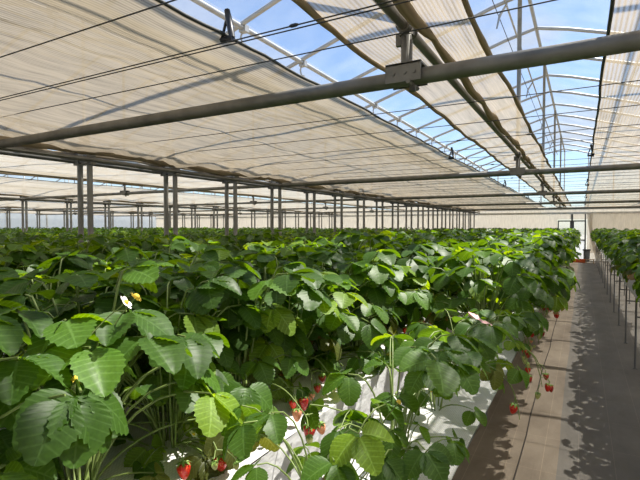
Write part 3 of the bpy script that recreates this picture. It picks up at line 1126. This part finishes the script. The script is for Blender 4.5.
def truss(plant, pts, berries, rr):
    """a fruiting stem: pts in the plant's frame; berries: (t along stem, offset, colour, scale)"""
    mb = MB()
    P = smooth([Vector(p) for p in pts])
    mb.tube(P, [0.0024 - 0.001 * i / max(1, len(P) - 1) for i in range(len(P))], 5)
    spots = []
    for (t, off, colr, sc) in berries:
        f = t * (len(P) - 1)
        i = min(int(f), len(P) - 2)
        a = P[i].lerp(P[i + 1], f - i)
        b = a + Vector(off)
        mb.tube([a, a.lerp(b, 0.5) + Vector((0, 0, 0.008)), b], 0.0013, 4)
        spots.append((b, colr, sc))
    o = link('fruit_truss', mb.mesh('fruit_truss', STEMM), plant)
    for b, colr, sc in spots:
        q = link('berry', BERRY_ME, o, b - Vector((0, 0, 0.018 * sc)), (R(rr.uniform(-14, 14)), R(rr.uniform(-14, 14)), rr.uniform(0, 6)), sc, colr)
        if colr in (RED, RED2, DEEP):
            q['label'] = 'ripe red strawberry'
        elif colr == PINKB:
            q['label'] = 'half-ripe pinkish strawberry'
        else:
            q['label'] = 'small unripe green strawberry'
    return o


def make_plant(x, y, lod, seed, label, group, size=1.0, lean=(0, 0), nleaf=None, keep=None, skirt=0):
    """lod 0: leaves with separate leaflets; 1: leaf objects; 2: one foliage mesh"""
    rr = random.Random(seed)
    p = thing('strawberry_plant', label, 'plant', (x, y, BEDTOP + 0.008), group, rr.uniform(-0.2, 0.2))
    plan = plant_plan(rr, nleaf)
    rs = random.Random(seed + 5)
    skirt_leaves = [(rs.choice((9, 9, 10, 7)), rs.uniform(-1.6, 1.6), rs.uniform(0.75, 0.95), 0.0, R(rs.uniform(-6, 10))) for q in range(skirt)]
    for (k, az, sc, ex, ey) in plan + skirt_leaves:
        sc *= size
        if az not in [q[1] for q in skirt_leaves] and keep and not keep(k, az, sc):
            continue
        col = leaf_color(rr, k in (6, 7, 9))
        rot = (ex + lean[1], ey + lean[0], az)
        if lod == 0:
            lf = link('leaf', PET[k], p, (0.02 * math.cos(az), 0.02 * math.sin(az), 0), rot, sc)
            for M in blade_mats(k, rr):
                o = link('leaflet', LEAFLET[rr.randrange(5)], lf, color=col)
                o.matrix_local = M
        else:
            link('leaf', LEAFMID[k][rr.randrange(2)], p, (0.02 * math.cos(az), 0.02 * math.sin(az), 0), rot, sc, col)
    return p


def plant_plan(rr, nleaf=None):
    n = nleaf or rr.randint(34, 38)
    ladder = [0, 1, 2, 3, 2, 4, 3, 5, 1, 4, 6, 3, 5, 10, 2, 7, 8, 4, 6, 9, 5, 3, 7, 10, 6, 4, 9, 7, 5, 6, 10]
    out = []
    az = rr.uniform(0, 6.28)
    for i in range(n):
        k = ladder[i % len(ladder)]
        az += 2.39996 + rr.uniform(-0.25, 0.25)
        out.append((k, az, rr.uniform(0.84, 1.10), R(rr.uniform(-9, 9)), R(rr.uniform(-9, 9))))
    return out


# -------- foliage-only plants, several variants of one mesh (for those too small to show leaves apart)
def low_geo(L):
    pass


LOW = [leaflet_geo(2, False, a, b, w, t) for (a, b, w, t) in SHAPES]


def foliage_arrays(seed, nleaf, geos, teeth):
    """verts, faces(quads), uvs, colours of one plant's blades"""
    rr = random.Random(seed)
    V, F, U, C = [], [], [], []
    for (k, az, sc, ex, ey) in plant_plan(rr, nleaf):
        col = leaf_color(rr, k in (6, 7, 9))
        ML = Matrix.Rotation(az, 4, 'Z') @ Matrix.Rotation(ex, 4, 'X') @ Matrix.Rotation(ey, 4, 'Y') @ Matrix.Scale(sc, 4)
        for M in blade_mats(k, rr):
            v, f, u = geos[rr.randrange(5)]
            b = len(V)
            MM = ML @ M
            V += [tuple(MM @ Vector(q)) for q in v]
            F += [tuple(b + i for i in q) for q in f]
            U += u
            C += [col] * len(v)
    return (np.array(V, dtype=np.float32), np.array(F, dtype=np.int32), np.array(U, dtype=np.float32), np.array(C, dtype=np.float32))


def mesh_from_arrays(name, V, F, U, C, mat):
    me = bpy.data.meshes.new(name)
    nf = len(F)
    me.vertices.add(len(V))
    me.vertices.foreach_set('co', V.ravel())
    me.loops.add(nf * 4)
    me.loops.foreach_set('vertex_index', F.ravel())
    me.polygons.add(nf)
    me.polygons.foreach_set('loop_start', np.arange(0, nf * 4, 4, dtype=np.int32))
    me.polygons.foreach_set('loop_total', np.full(nf, 4, dtype=np.int32))
    me.polygons.foreach_set('use_smooth', np.ones(nf, dtype=bool))
    me.update(calc_edges=True)
    ul = me.uv_layers.new(name='UVMap')
    ul.data.foreach_set('uv', U[F.ravel()].ravel())
    ca = me.color_attributes.new('Col', 'FLOAT_COLOR', 'POINT')
    c4 = np.ones((len(V), 4), dtype=np.float32)
    c4[:, :3] = C
    ca.data.foreach_set('color', c4.ravel())
    me.materials.append(mat)
    return me


FOL = [foliage_arrays(500 + q, 25, LOW, 2) for q in range(6)]
FOL_ME = [mesh_from_arrays('strawberry_plant', *a, LEAFS) for a in FOL]
THIN = [foliage_arrays(700 + q, 11, LOW, 2) for q in range(5)]

STEP = 0.235
rr = random.Random(11)
ROW_INFO = {
    'n': (-0.36, 'strawberry plant in the narrow bed edging the aisle', 'plants of the narrow bed'),
    'a': (-0.80, 'strawberry plant in the row of the berry bed facing the narrow bed', 'plants of the berry bed, aisle row'),
    'b': (-0.97, 'strawberry plant in the rear row of the berry bed', 'plants of the berry bed, rear row'),
    'c': (-1.26, 'strawberry plant in the near row of the bed behind the berry bed', 'plants of the third bed, near row'),
    'd': (-1.50, 'strawberry plant in the far row of the bed behind the berry bed', 'plants of the third bed, far row'),
    'r': (0.58, 'strawberry plant on the aisle side of the bed on thin steel legs', 'plants of the legged bed'),
    'g': (-2.52, 'strawberry plant at the front of the canopy past the dark hidden aisle', 'front plants past the hidden aisle'),
}
SHORT = {'n': 'narrow bed strawberry plant', 'a': 'berry bed front row strawberry plant', 'b': 'berry bed rear row strawberry plant',
         'c': 'third bed front row strawberry plant', 'd': 'third bed rear row strawberry plant', 'r': 'legged bed strawberry plant', 'g': 'strawberry plant past the hidden aisle'}
near_a = []
rest = []                      # (x, y, thin?) plants of the one far mass
count = 0


def berry_set(p, rr, side, base, n, hang):
    """one or two trusses over the bed edge; side +1 = towards the aisle"""
    for q in range(n):
        yy = rr.uniform(-0.09, 0.09)
        if hang:
            pts = [(0.02 * side, yy * 0.3, 0.03), (0.09 * side, yy * 0.7, 0.07), (0.145 * side, yy, 0.035), (0.168 * side, yy * 1.1, 0.0 - rr.uniform(0, 0.03)), (0.178 * side, yy * 1.15, -0.03 - rr.uniform(0, 0.07))]
        else:
            pts = [(0.02 * side, yy * 0.3, 0.03), (0.07 * side, yy * 0.7, 0.07), (0.12 * side, yy, 0.055), (0.155 * side, yy * 1.1, 0.045)]
        bl = []
        for i in range(rr.randint(1, 4)):
            c = rr.choice([RED, RED, RED2, DEEP, PINKB, GREENB])
            sc = rr.uniform(0.62, 0.86) if c in (RED, RED2, DEEP) else rr.uniform(0.4, 0.65)
            bl.append((rr.uniform(0.6, 1.0), (rr.uniform(-0.012, 0.03) * side, rr.uniform(-0.04, 0.04), rr.uniform(-0.03, -0.008) if hang else 0.0), c, sc))
        truss(p, pts, bl, rr)


def row(key, ya, yfull, yend, skip=None):
    global count
    x, label, group = ROW_INFO[key]
    y = ya
    i = 0
    while y < 23.1:
        xx = x + rr.uniform(-0.025, 0.025)
        yy = y + rr.uniform(-0.03, 0.03)
        d = math.hypot(xx, yy)
        seed = rr.randrange(10 ** 6)
        if skip and skip(y):
            y += STEP
            continue
        label = SHORT[key] + ', ' + stretch(yy)
        group = ROW_INFO[key][2] + ' ' + stretch(yy)
        if y < yfull:
            lod = 0 if d < 2.3 else 1
            if lod == 1 and d > 7.2:
                o = thing('strawberry_plant', label, 'plant', (xx, yy, BEDTOP + 0.008), group, rr.uniform(0, 6.28))
                tag(link('foliage', FOL_ME[seed % 6], o, scale=rr.uniform(0.9, 1.08)), kind='stuff')
            else:
                kp = None
                if key == 'a' and yy < 3.2:
                    kp = lambda k, az, sc: not (math.cos(az) > 0.55 and k in (6, 7, 9))
                o = make_plant(xx, yy, lod, seed, label, group, rr.uniform(0.92, 1.06) * (0.93 if d < 2.4 else 1.0), keep=kp, skirt=7 if key == 'a' and d < 2.0 else 0)
                if key == 'a':
                    near_a.append(o)
                if (key == 'n' and d < 5) or (key == 'a' and 2.3 < d < 5):
                    berry_set(o, rr, 1, BEDTOP, 2 if key == 'n' else 1, key == 'n')
                if rr.random() < 0.30 and d < 4:
                    o['label'] = label.replace('strawberry plant', 'flowering strawberry plant')
                    a = rr.uniform(0, 6.28)
                    link('flower', FLOWER_ME, o, (0.14 * math.cos(a), 0.14 * math.sin(a), rr.uniform(0.25, 0.36)), (rr.uniform(-0.6, 0.6), rr.uniform(-0.6, 0.6), a), 1.1)
            count += 1
        else:
            rest.append((xx, yy, seed, 0))
        y += STEP
        i += 1


row('n', 2.06, 10.2, 23.1)
row('a', 0.28, 10.4, 23.1)
row('b', 0.40, 10.2, 23.1)
row('c', 0.52, 10.2, 23.1)
row('d', 0.62, 9.6, 23.1)
row('r', 1.6, 10.5, 23.1)
row('g', 1.2, 12.5, 23.1)

# plants at the near end of the narrow bed, set apart from each other
pn = make_plant(-0.36, 0.97, 0, 4242, 'tallest strawberry plant at the sparse end of the narrow bed', None, 0.80, nleaf=44, keep=lambda k, az, sc: k not in (0, 1, 2, 8) and not (math.cos(az) > 0.5 and k in (5, 6, 7)) and not (math.cos(az) < -0.3 and k in (3, 4, 5, 6)))
link('flower', FLOWER_ME, pn, (0.10, 0.10, 0.20), (0.3, 0.5, 0), 1.1)
ps = make_plant(-0.335, 1.50, 0, 77, 'small low strawberry plant on the narrow bed between bare film', None, 0.68, nleaf=36, keep=lambda k, az, sc: k not in (0, 1, 2, 8))
berry_set(ps, rr, 1, 0, 1, True)
pc = make_plant(-0.36, 0.66, 0, 91, 'lowest strawberry plant at the end of the narrow bed', None, 0.58, nleaf=34, keep=lambda k, az, sc: k not in (0, 1, 2, 8))

low_only = lambda k, az, sc: k not in (0, 1, 2, 8) and not (math.cos(az) > 0.3 and k in (5, 6, 7)) and not (math.cos(az) < -0.35 and k in (3, 4, 5, 6))
make_plant(-0.345, 1.24, 0, 311, 'low strawberry plant on the narrow bed close behind its tallest plant', None, 0.70, nleaf=40, keep=low_only)
make_plant(-0.29, 0.80, 0, 515, 'low strawberry plant at the aisle edge of the narrow bed, beside its tallest', None, 0.58, nleaf=36, keep=low_only)
pm2 = make_plant(-0.29, 1.74, 0, 977, 'low strawberry plant on the narrow bed just before its dense foliage', None, 0.60, nleaf=40, keep=low_only)
berry_set(pm2, rr, 1, 0, 2, True)

# everything further back: one leafy mass
for x in (0.76,):
    y = 1.7
    while y < 23.1:
        rest.append((x + rr.uniform(-0.03, 0.03), y, rr.randrange(10 ** 6), 0))
        y += STEP
for gi, gx in enumerate(LEFT_GROUPS):
    for q, off in enumerate((0.20, 0.45, 0.92, 1.17)):
        if gi == 0 and q == 0:
            continue
        thin = 0 if gi == 0 else 1
        y = 0.9 if gi == 0 else 1.2 - gx * 0.1
        stepy = STEP * (1.0 if gi == 0 else 1.25)
        while y < 23.1:
            # only what stands in view of the aisle
            if y > -gx * 0.42 - 0.6:
                rest.append((gx - off + rr.uniform(-0.05, 0.05), y, rr.randrange(10 ** 6), thin))
            y += stepy
AV, AF, AU, AC = [], [], [], []
off = 0
for (x, y, seed, thin) in rest:
    src = (THIN if thin else FOL)[seed % (5 if thin else 6)]
    V, F, U, C = src
    a = (seed % 628) / 100.0
    s = 0.88 + 0.2 * ((seed // 7) % 100) / 100.0
    ca, sa = math.cos(a) * s, math.sin(a) * s
    W = np.empty_like(V)
    W[:, 0] = V[:, 0] * ca - V[:, 1] * sa + x
    W[:, 1] = V[:, 0] * sa + V[:, 1] * ca + y
    W[:, 2] = V[:, 2] * s + BEDTOP + 0.008
    AV.append(W)
    AF.append(F + off)
    AU.append(U)
    AC.append(C)
    off += len(V)
far = link('strawberry_foliage', mesh_from_arrays('strawberry_foliage', np.concatenate(AV), np.concatenate(AF), np.concatenate(AU), np.concatenate(AC), LEAFS))
tag(far, 'mass of strawberry foliage on the beds further back', 'foliage', None, 'stuff')
print('individual plants', count, 'rest', len(rest), 'stuff quads', sum(len(f) for f in AF))


# -------- berries lying on the woven film of the berry bed, and flowers, where the photograph shows them
def pix(u, v, z):
    """where the ray of photo pixel (u, v) meets the level z"""
    c, sn = math.cos(R(29.35)), math.sin(R(29.35))
    f = 466.0
    tp = math.tan(R(1.6))
    a, b = (u - 320) / f, (240 - v) / f
    up = (b - tp) / (1 + b * tp)
    k = 1 / (math.cos(R(1.6)) * (1 + b * tp))
    d = (z - H) / up
    r = a * k * d * math.cos(R(1.6)) / 1.0
    return Vector((r * c - d * sn, r * sn + d * c, z))


def nearest(p):
    return min(near_a, key=lambda o: (o.location.x - p.x) ** 2 + (o.location.y - p.y) ** 2)


LYING = [[(183, 467, RED, 0.86)], [(221, 458, RED, 1.0)], [(278, 429, RED2, 0.72), (270, 433, GREENB, 0.4)],
         [(293, 402, RED, 0.8), (303, 400, DEEP, 0.9), (297, 413, PINKB, 0.8)], [(322, 378, DEEP, 0.75), (317, 388, RED2, 0.7), (312, 397, PINKB, 0.6)],
         [(337, 384, GREENB, 0.6), (334, 392, GREENB, 0.45)], [(310, 428, RED, 0.95), (320, 428, PINKB, 0.75), (309, 442, GREENB, 0.55)],
         [(405, 330, RED, 0.7), (425, 331, RED, 0.8), (431, 323, PINKB, 0.6)], [(448, 320, RED, 0.75), (436, 303, RED2, 0.6)], [(214, 470, GREENB, 0.45), (236, 471, GREENB, 0.4)]]
for grp in LYING:
    ps_ = [pix(u, v, 1.035) for (u, v, c_, s_) in grp]
    host = nearest(ps_[0])
    mid = sum(ps_, Vector()) / len(ps_)
    inv = Matrix.Rotation(-host.rotation_euler.z, 4, 'Z') @ Matrix.Translation(-host.location)
    end = mid + Vector((-0.02, 0, 0.035))
    a = host.location + Vector((0.02, 0, 0.03))
    pts = [inv @ a, inv @ (a.lerp(end, 0.35) + Vector((0, 0, 0.05))), inv @ (a.lerp(end, 0.7) + Vector((0, 0, 0.045))), inv @ end]
    bl = []
    for q, (u, v, c_, s_) in zip(ps_, grp):
        bl.append((1.0, tuple(inv @ q + Vector((0, 0, 0.022)) - inv @ end), c_, s_))
    truss(host, pts, bl, rr)
for (u, v, z, me, sc, tilt) in ((75, 381, 1.27, SPENT_ME, 1.0, 0.5), (66, 410, 1.24, SPENT_ME, 0.6, 0.2), (125, 303, 1.385, FLOWER_ME, 0.8, 0.9), (135, 298, 1.385, SPENT_ME, 0.95, 0.7), (193, 435, 1.06, FLOWER_ME, 0.7, 0.6), (398, 403, 1.19, FLOWER_ME, 0.9, 0.7), (430, 391, 1.19, FLOWER_ME, 0.9, 0.6)):
    q = pix(u, v, z)
    host = nearest(q)
    inv = Matrix.Rotation(-host.rotation_euler.z, 4, 'Z') @ Matrix.Translation(-host.location)
    link('flower', me, host, inv @ q, (-tilt * 0.3, tilt, 0.3), sc)
# long pale fruiting stem over the film at the near end
q0, q1 = pix(70, 433, 1.07), pix(204, 424, 1.05)
host = nearest(q0)
inv = Matrix.Rotation(-host.rotation_euler.z, 4, 'Z') @ Matrix.Translation(-host.location)
truss(host, [inv @ q0.lerp(q1, t) + Vector((0, 0, 0.012 * math.sin(t * 3.1))) for t in (0, 0.25, 0.5, 0.75, 1)],
      [(0.8, (0.01, 0.015, 0.0), GREENB, 0.35), (0.9, (0.02, -0.012, -0.003), GREENB, 0.3), (1.0, (0.012, 0.006, -0.002), GREENB, 0.35)], rr)

# ------------------------------------------------------------------ things at the far end of the aisle
def crate(x, y):
    t = thing('crate', 'low orange plastic crate on the floor before the door', 'crate', (x, y, 0))
    m = MB()
    w, d, h, k = 0.24, 0.17, 0.15, 0.012
    m.box((-w, -d, 0), (w, d, k))
    link('base', m.mesh('base', ORANGE), t)
    for (a, b) in (((-w, -d), (w, -d + k)), ((-w, d - k), (w, d))):
        for z in (k, 0.06, 0.105):
            link('slat', MB().box((a[0], a[1], z), (b[0], b[1], z + 0.034)).mesh('slat', ORANGE), t)
    for sx in (-1, 1):
        link('end_panel', MB().box((sx * w - k / 2, -d, k), (sx * w + k / 2, d, h)).mesh('end_panel', ORANGE), t)


crate(-0.10, 22.6)
b = thing('utility_box', 'grey plastic bin with a dark lid beside the door post', 'box', (0.19, 23.35, 0))
m = MB()
m.lathe([(0.145, 0.0), (0.16, 0.03), (0.175, 0.48)], 4, Matrix.Rotation(R(45), 4, 'Z'))
link('body', m.mesh('body', GREYP), b)
link('lid', MB().box((-0.15, -0.15, 0.48), (0.15, 0.15, 0.53)).mesh('lid', DARKF), b)
st = thing('wooden_stool', 'low wooden plank stool near the gathered end curtain', 'stool', (0.30, 22.1, 0))
link('plank', MB().box((-0.17, -0.10, 0.15), (0.17, 0.10, 0.175)).mesh('plank', WOOD), st)
for sx in (-1, 1):
    link('leg', MB().box((sx * 0.13 - 0.012, -0.09, 0), (sx * 0.13 + 0.012, 0.09, 0.15)).mesh('leg', WOOD), st)
# gathered curtain hanging at the end wall
gc = thing('gathered_curtain', 'gathered beige curtain hanging beside the door, pulled to one side', 'curtain', (0.42, Y1 - 0.095, 0))
m = MB()
zs = [2.12 - 0.1 * k for k in range(22)]
def gfn(u, z):
    q = (2.12 - z) / 1.9
    c0 = -0.22 + 0.30 * q ** 1.5
    w = 0.22 - 0.10 * math.sin(math.pi * min(1, q)) + 0.05 * q
    return (c0 + u * w, 0.035 * math.sin(u * 26) * (0.6 + 0.4 * math.sin(3 * q)), z)
m.grid([k / 24 for k in range(25)], zs, gfn)
link('cloth', m.mesh('cloth', CLOTHW), gc)
sheet = MB().grid([0.30 + 0.08 * k for k in range(40)], [2.12, 1.4, 0.9, 0.35], lambda x, z: (x - 0.42 + 0.0, 0.02 + 0.02 * math.sin(x * 24), z))
link('drawn_panel', sheet.mesh('drawn_panel', CLOTHW), gc)

# crumpled pale pink strip among the leaves of the narrow bed
pk = MB()
pts = [(0, 0, 0.0), (0.018, 0.006, -0.010), (0.034, 0.004, -0.020), (0.050, 0.010, -0.026), (0.066, 0.006, -0.040), (0.082, 0.010, -0.043)]
ids = []
for i, p in enumerate(pts):
    w = (0.008, 0.012, 0.011, 0.019, 0.024, 0.017)[i]
    ids.append([pk.vert((p[0] + 0.006 * math.sin(q * 2.1 + i), p[1] + w * (q - 2) * 0.5, p[2] + 0.010 * math.cos(q * 1.9 + i * 1.3))) for q in range(5)])
for i in range(len(pts) - 1):
    for q in range(4):
        pk.face((ids[i][q], ids[i][q + 1], ids[i + 1][q + 1], ids[i + 1][q]), True)
o = link('pink_strip', pk.mesh('pink_strip', PINK), None, pix(469, 315, 1.235), (0, 0, R(-14)), 0.85)
so = o.modifiers.new('thick', 'SOLIDIFY')
so.thickness = 0.006
tag(o, 'crumpled pale pink strip lying in the leaves of the narrow bed', 'strip')
